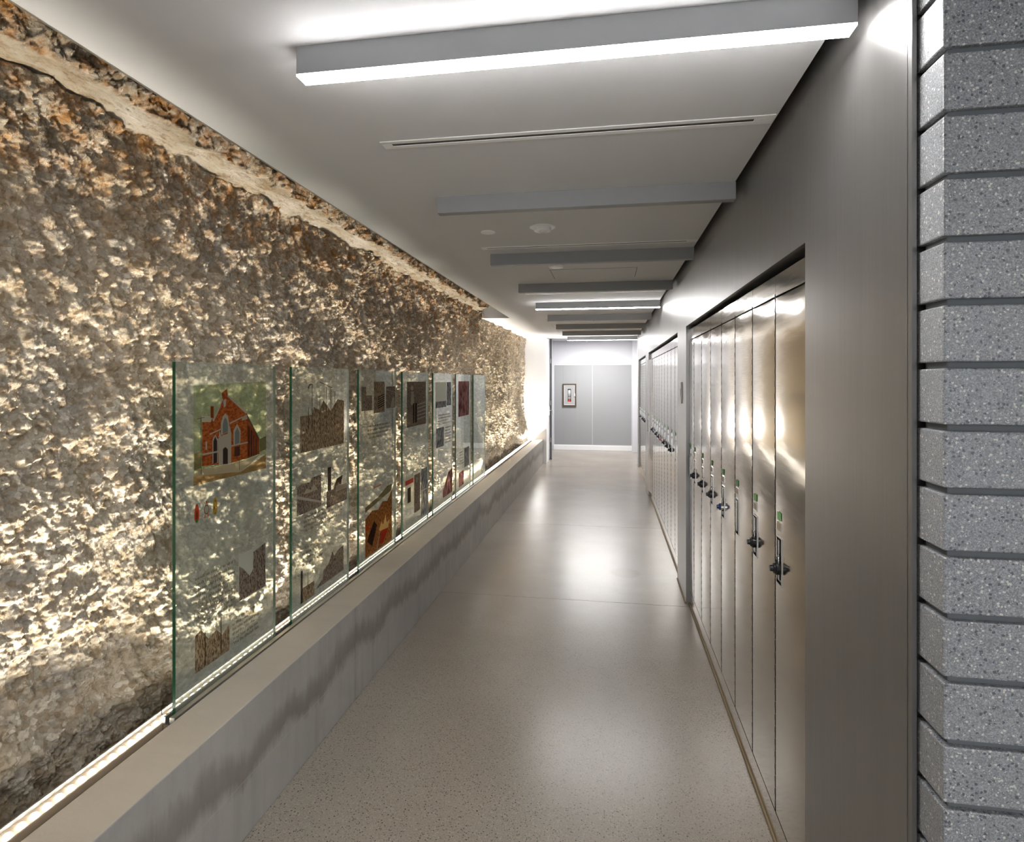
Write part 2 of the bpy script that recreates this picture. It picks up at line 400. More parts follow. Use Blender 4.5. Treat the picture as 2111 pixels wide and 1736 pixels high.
# end wall, opening and the room beyond
we = MB(); we.box(-2.4, -1.2, 11.28, 11.70, 0, 3.0); struct(we.build('wall_end', M['white']))
wo = MB(); wo.box(-1.2, .60, 11.32, 11.50, ZC+.001, 3.0); struct(wo.build('wall_above_opening', M['white']))
wb = MB(); hx0, hx1, hz0_, hz1_ = -1.040, -.756, 1.022, 1.518
wb.box(-2.4, hx0, 13.60, 13.75, 0, 2.8); wb.box(hx1, 1.6, 13.60, 13.75, 0, 2.8); wb.box(hx0, hx1, 13.60, 13.75, 0, hz0_); wb.box(hx0, hx1, 13.60, 13.75, hz1_, 2.8); wb.box(hx0, hx1, 13.73, 13.75, hz0_, hz1_); wb.box(.525, 1.6, 13.40, 13.60, 0, 2.8); wb.box(1.05, 1.1, 11.3, 13.6, 0, 2.8); wb.box(.62, 1.05, 11.30, 11.5, 0, 3.0)
wb.box(-2.4, -2.3, 11.7, 13.6, 0, 2.8)
struct(wb.build('wall_back', M['hallwhite']))
gp = MB(); gp.box(-1.245, -1.040, 13.592, 13.60, .125, 1.964); gp.box(-.756, -.378, 13.592, 13.60, .125, 1.964); gp.box(-1.040, -.756, 13.592, 13.60, .125, 1.022); gp.box(-1.040, -.756, 13.592, 13.60, 1.518, 1.964); gp.box(-.366, .508, 13.592, 13.60, .125, 1.964)
struct(gp.build('trim_1', M['wallgrey'], bevel=.002))
bb = MB(); bb.box(-1.27, .525, 13.575, 13.60, 0, .10); bb.box(-1.27, .525, 13.582, 13.60, .10, .118, 0)
struct(bb.build('baseboard_back', M['white'], bevel=.003))
# hall behind the camera
wr = MB()
wr.box(-2.4, 3.2, -5.1, -5.0, 0, .28); wr.box(-2.4, 3.2, -5.1, -5.0, 2.2, 3.0); wr.box(-2.4, -.05, -5.1, -5.0, .28, 2.2)
wr.box(3.2, 3.3, -5.1, 1.3, 0, 3.0)
struct(wr.build('wall_rear', M['white']))
wf = MB()
for (a, b) in ((-.05, 0), (1.55, 1.6), (3.15, 3.2)): wf.box(a, b, -5.08, -5.02, .28, 2.2)
wf.box(-.05, 3.2, -5.08, -5.02, .28, .33); wf.box(-.05, 3.2, -5.08, -5.02, 2.15, 2.2)
wf.box(0, 3.15, -5.055, -5.045, .33, 2.15, 1)
struct(wf.build('window_added', [M['alu'], M['glassclear']]))  # unseen window, made up to go with the daylight fill
wl = MB(); wl.box(-2.45, -2.4, -5.1, 11.4, 0, 3.05); struct(wl.build('wall_plenum', M['void']))
# ground-face masonry pier
bk = MB(); XB, YB = .560, 1.096; z = .885-.1068*8.0; nrow = 0
bk.box(XB+.011, 3.2, YB+.011, 1.178, 0, 3.0, 1)
while z < 2.9:
    bk.box(XB, 3.2, YB, 1.186, max(z-.1068+.0, 0.0), z-.0115, 0); z += .1068
o = bk.build('wall_masonry', [M['block'], M['mortar']], bevel=.0028); struct(o)

# low concrete curb and light trench
cb = MB()
n = 240; yy = np.linspace(-1.4, 11.28, n)
for y0, y1 in ((-1.4, 11.28),):
    cb.box(-1.430, -1.253, y0, y1, 0, .466)
o = cb.build('concrete_curb', M['concrete'], bevel=.004)
tag(o, 'long low board-marked concrete curb below the rock face, stained along its side', 'low wall')
tr = MB(); tr.box(-2.4, -1.431, -1.4, 11.28, 0, .30); struct(tr.build('trim_2', M['trench']))

# ------------------------------------------------------------------ rock face (one displaced sheet)
def rock():
    NY, NS = 2100, 860
    t = np.linspace(0, 1, NY); Y = .15*(11.30/.15)**(t) if False else None
    # denser near the camera
    Y = np.interp(t, [0, .08, .50, .80, 1.0], [-.9, .9, 3.3, 6.6, 11.29])
    # path: 0..S1 vertical face, then pale slab underside, then upper face
    S = np.linspace(0, 1, NS); S = S*2.95
    YY, SS = np.meshgrid(Y, S, indexing='ij')
    H = 2.185                                  # height of the vertical face above z=.28
    far = sstep(7.02, 7.12, YY)
    zface = .28+SS
    crest = 2.447+.020*(1-sstep(1.5, 5.5, YY))+.03*fbm(YY*1.7, YY*0+3, 3, 3)+.012*vnoise(YY*9, YY*0, 31)
    hh = crest-.28
    # fraction along
    xf = -1.655+.0*YY
    lean = np.interp(np.clip(zface, .28, 2.5), [.28, .45, .62, .9, 1.5, 2.2, 2.5], [-.005, .0, .02, .0, -.03, -.0, .035])
    nearoff = np.interp(Y, [-1, .9, 2.0, 4, 6.5, 7.1], [-.02, -.03, -.005, .02, .045, .06])[:, None]
    X = xf+lean+nearoff*(1-far)
    # near-left hollow with a lip low down
    hol = np.exp(-((YY-1.55)/.42)**2)*sstep(.95, .55, zface)*.07
    X = X-hol*(1-sstep(.60, .50, zface+.05*vnoise(YY*5, YY*0, 8)))-.03*np.exp(-((YY-1.5)/.6)**2)*(1-sstep(.5, .62, zface))
    # drilled vertical columns beyond the step
    colm = .035*vnoise(YY*2.6, YY*0+.3*SS*.4, 51)+.02*vnoise(YY*6.3, SS*.5, 52)
    stepsx = np.interp(Y, [7.1, 8.55, 8.6, 9.6, 9.65, 10.6, 10.65, 11.3], [-.045, -.03, .005, .0, -.03, -.01, .02, .02])[:, None]
    X = X+far*(stepsx+colm)+(1-far)*.022*vnoise(YY*4.5, SS*.6, 54)
    # boulders at the foot
    for (cy, cz, ry, rz, a) in ((6.85, .52, .55, .34, .085), (7.9, .42, .3, .15, .03), (10.75, .58, .5, .36, .11), (2.35, .62, .55, .17, .055), (3.9, .60, .35, .12, .035), (5.2, .6, .4, .14, .03)):
        X = X+a*np.exp(-((YY-cy)/ry)**2-((zface-cz)/rz)**2)
    Z = zface.copy()
    # slab and upper face
    d = SS-hh
    isup = (d > 0)
    wid = .118+.03*vnoise(YY*1.3, YY*0, 71)+.012*vnoise(YY*7, YY*0, 72)
    dd = np.clip(d, 0, wid); up = np.clip(d-wid, 0, None)
    Zs = crest+dd*.14+up; Xs = X+dd*.98+.55*np.minimum(up, .14)
    near = 1-far
    jag = 1-sstep(6.86, 6.98, YY+.05*vnoise(YY*0, SS*9, 73))
    near2 = near*jag
    X = np.where(isup, X*(1-near2)+Xs*near2, X); Z = np.where(isup, Z*(1-near2)+Zs*near2, Z)
    slabm = np.where(isup & (up <= 0), 1.0, 0.0)*near2
    upm = np.where(up > 0, 1.0, 0.0)*near2
    # displacement
    mid = fbm(YY*2.3, SS*2.3, 101, 4)*.055+.016*vnoise(YY*9+.6*SS, SS*1.1, 191)*sstep(1.0, 3.0, YY)
    rid = (0.5-np.abs(fbm(YY*20, SS*15, 111, 4)))*.017
    fine = fbm(YY*30, SS*24, 121, 4, .65)*.018
    k1_, k2_, k3_ = worley(YY*19+.4*vnoise(YY*9, SS*9, 13), SS*23, 133); cob = np.clip(1-(k1_/.6)**2, 0, 1)**.5*(k3_ > .72)*.014
    f1, f2, r = worley(YY*40+.5*vnoise(YY*20, SS*20, 3), SS*46, 131)
    peb = np.clip(1-(f1/.62)**2, 0, 1)**.5*(.35+.65*r)*.0085
    g1, g2, q = worley(YY*88, SS*92, 141)
    peb2 = np.clip(1-(g1/.6)**2, 0, 1)**.5*(.3+.7*q)*.0045
    pm = sstep(-.12, .18, fbm(YY*1.7+4, SS*1.7, 151, 3))
    h1, h2, p = worley(YY*14+.6*vnoise(YY*7, SS*7, 5), SS*11, 161)
    chip = (p-.5)*.020*sstep(.02, .12, h2-h1)
    tool = .012*vnoise(YY*26+SS*8, SS*5, 171)
    dis = mid+rid+fine+cob+peb*(.35+.65*pm)+peb2+chip*(1-.5*pm)+tool
    dis = dis*np.where(far > .5, .8, 1.0)
    smooth_low = np.exp(-((YY-1.85)/.28)**2-((zface-1.02)/.16)**2)
    dis = dis*(1-.75*smooth_low)
    dis = np.where(slabm > .5, fbm(YY*3, SS*14, 181, 4)*.022+.25*fine, dis)
    # normal direction: +X on faces, -Z on slab
    X = X+dis*np.where(slabm > .5, .15, 1.0)
    Z = Z-np.where(slabm > .5, dis, 0)
    # keep clear of the fixture trough
    lim = np.interp(Z, [.28, .50, .62, .8], [-1.562, -1.560, -1.53, -1.50])
    X = np.where(slabm+upm > .5, np.minimum(X, -1.40), np.minimum(X, lim+.004*vnoise(YY*40, SS*40, 9)))
    # clear the ceiling slab beyond the bulkhead
    Z = np.where((YY > 7.55) & (Z > ZC+.0), ZC+.0+(Z-ZC)*.02, Z)
    nv = NY*NS
    co = np.stack([X, YY, Z], -1).reshape(-1, 3).astype(np.float32)
    idx = np.arange(nv).reshape(NY, NS)
    q = np.stack([idx[:-1, :-1], idx[:-1, 1:], idx[1:, 1:], idx[1:, :-1]], -1).reshape(-1, 4)
    me = bpy.data.meshes.new('rock'); me.vertices.add(nv); me.vertices.foreach_set('co', co.ravel())
    nf = len(q); me.loops.add(nf*4); me.loops.foreach_set('vertex_index', q.ravel().astype(np.int32))
    me.polygons.add(nf); me.polygons.foreach_set('loop_start', np.arange(0, nf*4, 4, dtype=np.int32))
    me.update(calc_edges=True)
    me.polygons.foreach_set('use_smooth', np.ones(nf, dtype=bool))
    a = me.attributes.new('strata', 'FLOAT', 'POINT'); a.data.foreach_set('value', slabm.ravel().astype(np.float32))
    dirt_shade = np.clip(upm*1.0+sstep(.45, 0, np.abs(crest-zface)-.02)*.7*(1-slabm)*near+.30*sstep(1.3, 2.3, zface)+.22*sstep(2.2, 4.5, YY)*near, 0, 1)  # upper face soil; height and distance terms paint in brown shade
    dirt_shade = np.where(slabm > .5, 0, dirt_shade)
    a = me.attributes.new('dirt_shade', 'FLOAT', 'POINT'); a.data.foreach_set('value', dirt_shade.ravel().astype(np.float32))
    me.materials.append(M['rock']); me.update()
    o = bpy.data.objects.new('wall_left', me); COL.objects.link(o); struct(o)
rock()

# ------------------------------------------------------------------ cove light fixtures along the rock foot
LEDP = .0345
def cove(i, y0, length):
    where = 'behind the glass panels' if 1.75 < y0+length and y0 < 6.8 else ('in front of the first glass panel' if y0 < 1.75 else 'beyond the last glass panel')
    t = thing('cove_light', 'linear uplight at the rock foot, %s in line from the camera end' % ORD[i], 'light fixture', (-1.512, y0, .30), 'linear uplights along the rock foot')
    h = MB()
    h.box(-.027, .027, .004, length-.004, .0, .138); h.build('housing', M['fixture'], t, bevel=.003)
    r = MB(); r.box(-.031, -.0255, .002, length-.002, .125, .150); r.box(.0255, .031, .002, length-.002, .125, .146, 1); r.build('rail', [M['alu'], M['fixture']], t)
    lens = MB().lathe([(.0098, 0), (.0098, .004), (.008, .006)], (0, 0, 0), 'z', 16); first = None
    nled = int(length/LEDP)
    for j in range(nled):
        y = (j+.5)*length/nled
        if first is None: first = lens.build('led_lens', M['led'], t, loc=(0, y, .138), smooth=False)
        else:
            c = first.copy(); COL.objects.link(c); c.parent = t; c.location = (0, y, .138)
    area('cove_lamp', (0, length/2, .152), (PI, math.radians(-10.5), 0), .02, length-.03, LED_W*length, LED_COL, math.radians(46), t)
by = [7.57+.96*k_ for k_ in range(-8, 4)]+[11.26]
for i in range(len(by)-1): cove(i, by[i], by[i+1]-by[i])
t = thing('end_spotlight', 'small uplight at the end of the trench in front of the white wall', 'light fixture', (-1.462, 11.19, .300))
MB().lathe([(.018, 0), (.018, .15), (.015, .155)], (0, 0, 0), 'z', 20).build('housing', M['fixture'], t)
MB().lathe([(.014, .155), (.014, .158)], (0, 0, 0), 'z', 20).build('lens', M['led'], t)
area('end_lamp', (0, 0, .165), (math.radians(180-6), math.radians(9), 0), .03, .03, END_W, (1, .98, .95), math.radians(85), t)

# ------------------------------------------------------------------ glass panels
ch = MB()
ch.box(-1.478, -1.432, 1.745, 6.86, .36, .444); ch.box(-1.478, -1.4685, 1.745, 6.86, .444, .472); ch.box(-1.4540, -1.434, 1.745, 6.86, .444, .470)
o = ch.build('glazing_channel', M['alu'], bevel=.0015); tag(o, 'slim metal channel holding the feet of the glass panels on the curb', 'channel')
GX = -1.4553
CH = {'sky':[(0.087,1.583),(0.531,1.598),(0.531,1.286),(0.087,1.265)],'ground':[(0.087,1.265),(0.358,1.235),(0.531,1.286),(0.531,1.224),(0.087,1.227)],
'walk':[(0.087,1.268),(0.134,1.28),(0.243,1.278),(0.399,1.277),(0.486,1.288),(0.364,1.237),(0.087,1.258)],
'facade':[(0.131,1.29),(0.131,1.452),(0.179,1.452),(0.194,1.461),(0.217,1.494),(0.243,1.533),(0.24,1.554),(0.272,1.569),(0.275,1.546),(0.397,1.471),(0.399,1.284),(0.296,1.279)],
'side':[(0.397,1.456),(0.48,1.353),(0.483,1.292),(0.399,1.284)],'cap':[(0.126,1.472),(0.182,1.469),(0.179,1.447),(0.13,1.451)],
'chimney':[(0.177,1.506),(0.194,1.505),(0.194,1.461),(0.177,1.463)],'cop':[(0.275,1.546),(0.397,1.471),(0.391,1.466),(0.272,1.54)],
'copl':[(0.243,1.533),(0.217,1.494),(0.187,1.452),(0.194,1.448),(0.225,1.49),(0.248,1.53)],'corn':[(0.364,1.454),(0.399,1.463),(0.402,1.445),(0.365,1.44)],
'roof':[(0.397,1.467),(0.486,1.354),(0.48,1.351),(0.397,1.452)],'w1s':[(0.235,1.393),(0.235,1.438),(0.246,1.465),(0.261,1.475),(0.277,1.463),(0.283,1.435),(0.283,1.404)],
'w1':[(0.246,1.397),(0.246,1.434),(0.252,1.451),(0.261,1.459),(0.27,1.45),(0.276,1.432),(0.276,1.404)],'w2s':[(0.187,1.292),(0.187,1.382),(0.202,1.399),(0.217,1.379),(0.217,1.291)],
'w2':[(0.192,1.291),(0.192,1.375),(0.202,1.391),(0.213,1.373),(0.213,1.292)],'w3s':[(0.31,1.342),(0.31,1.405),(0.333,1.43),(0.355,1.401),(0.353,1.351)],
'w3':[(0.319,1.348),(0.319,1.397),(0.334,1.415),(0.348,1.395),(0.347,1.352)],'w4':[(0.316,1.302),(0.316,1.338),(0.35,1.339),(0.35,1.302)],
'w5':[(0.248,1.526),(0.266,1.531),(0.263,1.502),(0.251,1.497)],'port':[(0.217,1.382),(0.248,1.393),(0.296,1.396),(0.296,1.275),(0.222,1.28)],
'pin1':[(0.22,1.386),(0.227,1.412),(0.237,1.387)],'pin2':[(0.272,1.394),(0.286,1.428),(0.296,1.396)],
'door':[(0.246,1.281),(0.246,1.339),(0.26,1.346),(0.275,1.335),(0.275,1.278)],'band1':[(0.131,1.336),(0.222,1.336),(0.222,1.33),(0.131,1.329)],
'band2':[(0.296,1.348),(0.402,1.352),(0.402,1.346),(0.296,1.343)],'band3':[(0.172,1.405),(0.243,1.421),(0.243,1.416),(0.172,1.4)],
'band4':[(0.286,1.437),(0.364,1.456),(0.364,1.451),(0.286,1.431)],'tw':[(0.148,1.378),(0.157,1.377),(0.157,1.347),(0.148,1.348)],
'b1':[(0.405,1.419),(0.413,1.411),(0.413,1.292),(0.405,1.291)],'b2':[(0.422,1.399),(0.429,1.393),(0.429,1.292),(0.422,1.291)],
'b3':[(0.439,1.376),(0.444,1.371),(0.444,1.292),(0.439,1.291)],'b4':[(0.456,1.359),(0.461,1.355),(0.461,1.292),(0.456,1.292)],
'house':[(0.089,1.341),(0.124,1.343),(0.124,1.285),(0.089,1.28)],'farh':[(0.48,1.353),(0.531,1.363),(0.531,1.306),(0.483,1.3)],
'post':[(0.123,1.472),(0.126,1.472),(0.127,1.262),(0.124,1.262)],'bar':[(0.101,1.464),(0.143,1.468),(0.143,1.466),(0.101,1.462)],
'post2':[(0.345,1.295),(0.348,1.295),(0.348,1.245),(0.345,1.245)]}
CHM = dict(sky='sky', ground='ground', walk='walk', facade='brick', side='brickd', cap='stone', chimney='brickd', cop='stone', copl='stone', corn='stone', roof='line',
  w1s='stone', w1='pane', w2s='stone', w2='dark', w3s='stone', w3='pane', w4='dark', w5='stone', port='stone', pin1='stone', pin2='stone', door='dark', band1='stone', band2='stone',
  band3='stone', band4='stone', tw='stone', b1='dark', b2='dark', b3='dark', b4='dark', house='tree', farh='tree', post='line', bar='line', post2='line')
def decal(parent, name, polys, label=None):
    """polys: list of (ink name, [(y,z)...]) given in corridor metres, thin printed layers on the face of the glass"""
    mb = MB(); used = []
    for j, (inkn, pts) in enumerate(polys):
        if inkn not in used: used.append(inkn)
        mb.face([(GX+.0004+.00004*j, y, z) for y, z in pts], used.index(inkn))
    o = mb.build(name, [INK[u] for u in used], parent)
    o.location = (-parent.location[0], -parent.location[1], -parent.location[2])
    if label: o['label'] = label
    return o
def rect(y0, y1, z0, z1): return [(y0, z0), (y1, z0), (y1, z1), (y0, z1)]
def textblock(y0, y1, z0, z1, lines, inkn='text', ragged=.25, rs=1):
    rr = random.Random(rs); out = []; lh = (z1-z0)/lines
    for i in range(lines):
        zt = z1-i*lh; y = y0+(rr.random()*ragged*.3*(y1-y0)); ye = y1-rr.random()*ragged*(y1-y0)
        while y < ye:
            wl_ = rr.uniform(.010, .034)
            x = y
            while x < min(y+wl_, ye):            # letters: narrow strokes of uneven height
                hgt = rr.choice((.42, .42, .62)); out.append((inkn, rect(x, x+.0030, zt-lh*.72, zt-lh*.72+lh*hgt))); x += .0048
            y += wl_+.008
    return out
def oval(cy, cz, ry, rz, n=12, p=1.0):
    return [(cy+ry*math.cos(2*PI*i/n), cz+rz*math.sin(2*PI*i/n)*(1 if math.sin(2*PI*i/n) < 0 else p)) for i in range(n)]
PANLAB = ['nearest glass panel, printed with a red brick church', 'glass panel printed with a sepia crowd scene', 'glass panel with three small photos and a fire scene',
  'glass panel with a standing figure photo above a collage', 'fifth glass panel from the camera end, grey photo on top', 'sixth glass panel from the camera end, reddish photo on top', 'farthest glass panel, plain, nearly all reflection']
for i in range(7):
    y0 = 1.775+.7405*i
    p = thing('glass_panel', PANLAB[i]+', standing on the curb', 'glass panel', (GX, y0, .446), 'freestanding glass panels on the curb')
    g = MB(); L_ = .605; Hh = 1.2195
    g.box(-.012, 0, 0, L_, 0, Hh)
    for q_ in range(len(g.f)): pass
    g.mi = [1, 1, 1, 0, 1, 0]
    o = g.build('glass_sheet', [M['glass'], M['glassedge']], p)
    if i == 0:
        decal(p, 'printed_picture', [(CHM[kk], [(y+1.775, z_) for y, z_ in CH[kk]]) for kk in CH], 'printed red brick church with a gable, tower and arched windows')
        decal(p, 'printed_emblem', [('redi', oval(1.879, 1.118, .013, .027, p=1.5)), ('brickd', oval(1.879, 1.118, .005, .018)), ('greeni', oval(1.878, 1.098, .006, .006)), ('line', rect(1.877, 1.881, 1.150, 1.160))], 'red leaf-shaped emblem')
        decal(p, 'printed_emblem', [('line', oval(1.930, 1.128, .014, .018)), ('stone', oval(1.930, 1.128, .011, .014)), ('redi', oval(1.930, 1.155, .005, .006)),
              ('line', [(1.916, 1.158), (1.919, 1.158), (1.926, 1.142), (1.923, 1.142)]), ('line', [(1.940, 1.158), (1.943, 1.158), (1.935, 1.142), (1.932, 1.142)]),
              ('redi', [(1.918, 1.098), (1.922, 1.098), (1.925, 1.110), (1.921, 1.110)]), ('redi', [(1.938, 1.100), (1.942, 1.100), (1.939, 1.112), (1.935, 1.112)])], 'grey round emblem with red tips')
        decal(p, 'printed_emblem', [('gold', oval(1.978, 1.122, .013, .025, p=1.7)), ('dark', oval(1.978, 1.150, .002, .003)), ('dark', oval(1.973, 1.125, .002, .006)), ('dark', oval(1.984, 1.125, .002, .006)), ('dark', oval(1.978, 1.104, .002, .003))], 'golden drop-shaped emblem')
        decal(p, 'printed_text', textblock(1.865, 2.10, .72, .90, 9, rs=4))
        decal(p, 'printed_photo', [('pale', rect(2.118, 2.306, .716, .905)), ('sepiad', [(2.122, .720), (2.302, .720), (2.302, .905), (2.215, .890), (2.215, .82), (2.19, .80), (2.15, .84), (2.122, .86)])])
        decal(p, 'printed_photo', [('sepia', [(1.870, .554), (2.061, .554), (2.061, .655), (2.02, .63), (1.985, .665), (1.94, .65), (1.90, .70), (1.870, .69)]), ('line', rect(2.008, 2.014, .58, .70)), ('line', rect(1.92, 1.925, .56, .68))])
        decal(p, 'printed_text', textblock(2.075, 2.25, .56, .67, 6, rs=5, ragged=.1))
    if i == 1:
        decal(p, 'printed_photo', [('sepia', rect(2.590, 3.057, 1.253, 1.43)), ('sepia', [(2.59, 1.43), (2.70, 1.43), (2.72, 1.47), (2.78, 1.45), (2.82, 1.50), (2.90, 1.44), (2.98, 1.50), (3.057, 1.49), (3.057, 1.43)][::-1])]
              + [('line', rect(a, a+.006, 1.36, b)) for a, b in ((2.70, 1.585), (2.665, 1.47), (2.78, 1.52), (2.85, 1.57), (2.90, 1.56), (2.945, 1.545))]
              + [('line', [(2.66, 1.565), (2.675, 1.585), (2.70, 1.588), (2.70, 1.58), (2.68, 1.575), (2.67, 1.56)]), ('line', [(2.78, 1.592), (2.92, 1.56), (2.92, 1.563), (2.78, 1.596)])], 'sepia photo of a crowd under street lamps')
        decal(p, 'printed_photo', [('sepiad', [(2.559, .958), (2.795, .958), (2.795, 1.12), (2.70, 1.119), (2.68, 1.10), (2.60, 1.105), (2.559, 1.09)]), ('pale', [(2.559, 1.04), (2.795, .975), (2.795, .985), (2.559, 1.055)]), ('stone', [(2.62, 1.05), (2.65, 1.075), (2.69, 1.06), (2.72, 1.085), (2.76, 1.05)])])
        decal(p, 'printed_photo', [('sepiad', rect(2.853, 3.093, .934, 1.02)), ('dark', rect(2.865, 2.905, 1.02, 1.144)), ('dark', [(2.93, 1.02), (2.97, 1.07), (3.04, 1.08), (3.02, 1.02)]), ('stone', rect(2.96, 3.09, 1.0, 1.03))])
        decal(p, 'printed_text', textblock(2.60, 3.05, .865, .945, 4, rs=6))
        decal(p, 'printed_photo', [('dark', rect(2.594, 2.612, .53, .687)), ('sepia', rect(2.612, 2.725, .529, .60)), ('line', rect(2.66, 2.665, .56, .66))])
        decal(p, 'printed_photo', [('sepiad', [(2.74, .55), (3.051, .55), (3.051, .688), (2.99, .68), (2.94, .66), (2.92, .69), (2.88, .64), (2.82, .62), (2.811, .58)])])
        decal(p, 'printed_text', textblock(2.60, 2.80, .70, .80, 4, rs=16, ragged=.2))
    if i == 2:
        decal(p, 'printed_photo', [('sepiad', [(3.290, 1.418), (3.449, 1.418), (3.449, 1.51), (3.36, 1.51), (3.36, 1.563), (3.290, 1.563)])])
        decal(p, 'printed_photo', [('sepia', rect(3.479, 3.656, 1.396, 1.595))]+[('dark', [(3.54, 1.42+a), (3.65, 1.44+a), (3.65, 1.447+a), (3.54, 1.428+a)]) for a in (0, .014, .028, .042, .056, .07)])
        decal(p, 'printed_photo', [('sepiad', rect(3.682, 3.851, 1.417, 1.562)), ('stone', [(3.76, 1.42), (3.84, 1.42), (3.83, 1.48), (3.80, 1.49), (3.78, 1.46)]), ('pale', [(3.682, 1.54), (3.851, 1.52), (3.851, 1.523), (3.682, 1.545)])])
        decal(p, 'printed_text', textblock(3.37, 3.75, 1.236, 1.330, 4, rs=7, ragged=.1))
        decal(p, 'printed_text', textblock(3.47, 3.65, .915, .940, 1, 'textred', rs=8), 'red printed line')
        decal(p, 'printed_photo', [('fire', [(3.346, .522), (3.787, .522), (3.787, .86), (3.70, .80), (3.62, .815), (3.55, .775), (3.45, .79), (3.346, .76)]),
              ('tree', [(3.346, .80), (3.787, .86), (3.787, .90), (3.70, .90), (3.55, .86), (3.346, .83)]), ('flame', [(3.56, .64), (3.60, .69), (3.63, .65), (3.67, .72), (3.69, .66), (3.74, .67), (3.72, .62), (3.64, .61)]),
              ('redi', [(3.56, .56), (3.60, .63), (3.72, .62), (3.68, .58), (3.62, .54)]), ('dark', [(3.37, .62), (3.48, .72), (3.53, .68), (3.45, .57)]), ('redi', rect(3.36, 3.40, .68, .72)), ('stone', [(3.52, .53), (3.57, .64), (3.58, .64), (3.535, .53)])], 'colour picture of a fire with ladders')
    if i == 3:
        decal(p, 'printed_photo', [('sepiad', rect(4.088, 4.536, 1.257, 1.594)), ('stone', oval(4.20, 1.545, .03, .018)), ('stone', [(4.17, 1.42), (4.25, 1.42), (4.235, 1.52), (4.18, 1.52)]), ('dark', rect(4.22, 4.25, 1.28, 1.43)), ('dark', rect(4.27, 4.31, 1.28, 1.43))]
              + [('pale', [(4.32, 1.30+a), (4.52, 1.312+a), (4.52, 1.320+a), (4.32, 1.308+a)]) for a in (0, .028, .056, .084, .112)], 'photo of a tall standing figure beside steps')
        decal(p, 'printed_photo', [('pale', rect(4.046, 4.238, .663, .888)), ('textred', rect(4.05, 4.23, .835, .87)), ('dark', rect(4.10, 4.17, .70, .81))])
        decal(p, 'printed_photo', [('sepiad', rect(4.250, 4.388, .596, .883)), ('pale', oval(4.31, .84, .012, .02))])
        decal(p, 'printed_photo', [('grey', rect(4.412, 4.574, .735, .903))]); decal(p, 'printed_photo', [('grey', rect(4.412, 4.574, .529, .728))])
    if i == 4:
        decal(p, 'printed_photo', [('pale', rect(4.803, 5.135, 1.40, 1.588)), ('grey', rect(4.803, 5.135, 1.365, 1.42))]); decal(p, 'printed_photo', [('grey', rect(5.151, 5.300, 1.375, 1.588))])
        decal(p, 'printed_photo', [('grey', rect(4.818, 5.056, 1.021, 1.190))]); decal(p, 'printed_photo', [('redpic', [(5.025, .557), (5.335, .557), (5.335, .78), (5.20, .76), (5.025, .62)])])
        decal(p, 'printed_text', textblock(4.86, 5.29, 1.21, 1.31, 4, rs=9)); decal(p, 'printed_text', textblock(5.09, 5.31, 1.03, 1.19, 6, rs=10))
    if i == 5:
        decal(p, 'printed_photo', [('redpic', rect(5.569, 6.013, 1.244, 1.596))], 'reddish photo'); decal(p, 'printed_photo', [('redpic', rect(5.587, 5.783, .550, .694))]); decal(p, 'printed_photo', [('grey', rect(5.80, 6.013, .716, .912))])
        decal(p, 'printed_text', textblock(5.60, 5.78, .76, .90, 5, rs=12))

# ------------------------------------------------------------------ ceiling baffles
BL = ['nearest', 'second', 'third', 'fourth', 'fifth', 'sixth', 'seventh', 'eighth', 'farthest']
def baffle(y, lit, lab, grp='cross baffles under the ceiling'):
    t = thing('ceiling_baffle', lab, 'light fixture', (-.765, y, 2.357), grp)
    h = MB(); h.box(0, 1.287, 0, .046, 0 if not lit else .0035, .0729)
    h.build('housing', M['baffle'], t, bevel=.0008, seg=1)
    d = MB()
    if lit: d.box(.001, 1.286, .0, .0465, -.001, .0035)
    else: d.box(.02, 1.267, .006, .040, -.0008, .0)
    d.build('diffuser', M['diff_on' if lit else 'diff_off'], t)
for i in range(9):
    y = 1.342+1.205*i; lit = i in (0, 4, 8)
    baffle(y, lit, '%s %s grey baffle crossing the ceiling, counted from the camera' % (BL[i], 'glowing' if lit else 'unlit'))
for y, lit in ((-3.478, True),): baffle(y, lit, 'glowing grey baffle on the ceiling behind the camera')
# slot air diffusers
def slot(y, lab, ln=1.30):
    t = thing('air_diffuser', lab, 'air vent', (-.785, y, ZC), 'slot air diffusers in the ceiling')
    f_ = MB(); W_ = .062
    f_.box(0, ln, 0, .022, -.003, .0); f_.box(0, ln, W_-.022, W_, -.003, 0); f_.box(0, .035, .022, W_-.022, -.003, 0); f_.box(ln-.06, ln, .022, W_-.022, -.003, 0)
    f_.build('frame', M['plastic'], t, bevel=.0008, seg=1)
    s_ = MB(); s_.box(.035, ln-.06, .022, W_-.022, -.0012, -.0002); s_.build('slot', M['slotdark'], t)
slot(1.925, 'long white slot air diffuser between the nearest and second baffles')
slot(3.55, 'white slot air diffuser just in front of the third baffle')
slot(5.50, 'white slot air diffuser between the fourth and fifth baffles')
slot(-.5, 'white slot air diffuser above the camera')
t = thing('occupancy_sensor', 'round white domed sensor on the ceiling between second and third baffles', 'sensor', (-.352, 3.135, ZC))
MB().lathe([(.070, 0), (.070, -.003), (.066, -.005)], (0, 0, 0), 'z', 36).build('base_plate', M['plastic'], t)
MB().lathe([(.046, -.004), (.046, -.020), (.043, -.024)], (0, 0, 0), 'z', 32).build('body', M['plastic'], t)
MB().lathe([(.020, -.023), (.018, -.030), (.010, -.034)], (0, 0, 0), 'z', 20).build('lens', M['extwhite'], t)
o = MB().lathe([(.040, 0), (.040, -.004), (.036, -.007)], (-.663, 3.187, ZC), 'z', 32).build('ceiling_cover_disc', M['plastic']); tag(o, 'small plain white disc on the ceiling left of the domed sensor', 'cover plate')
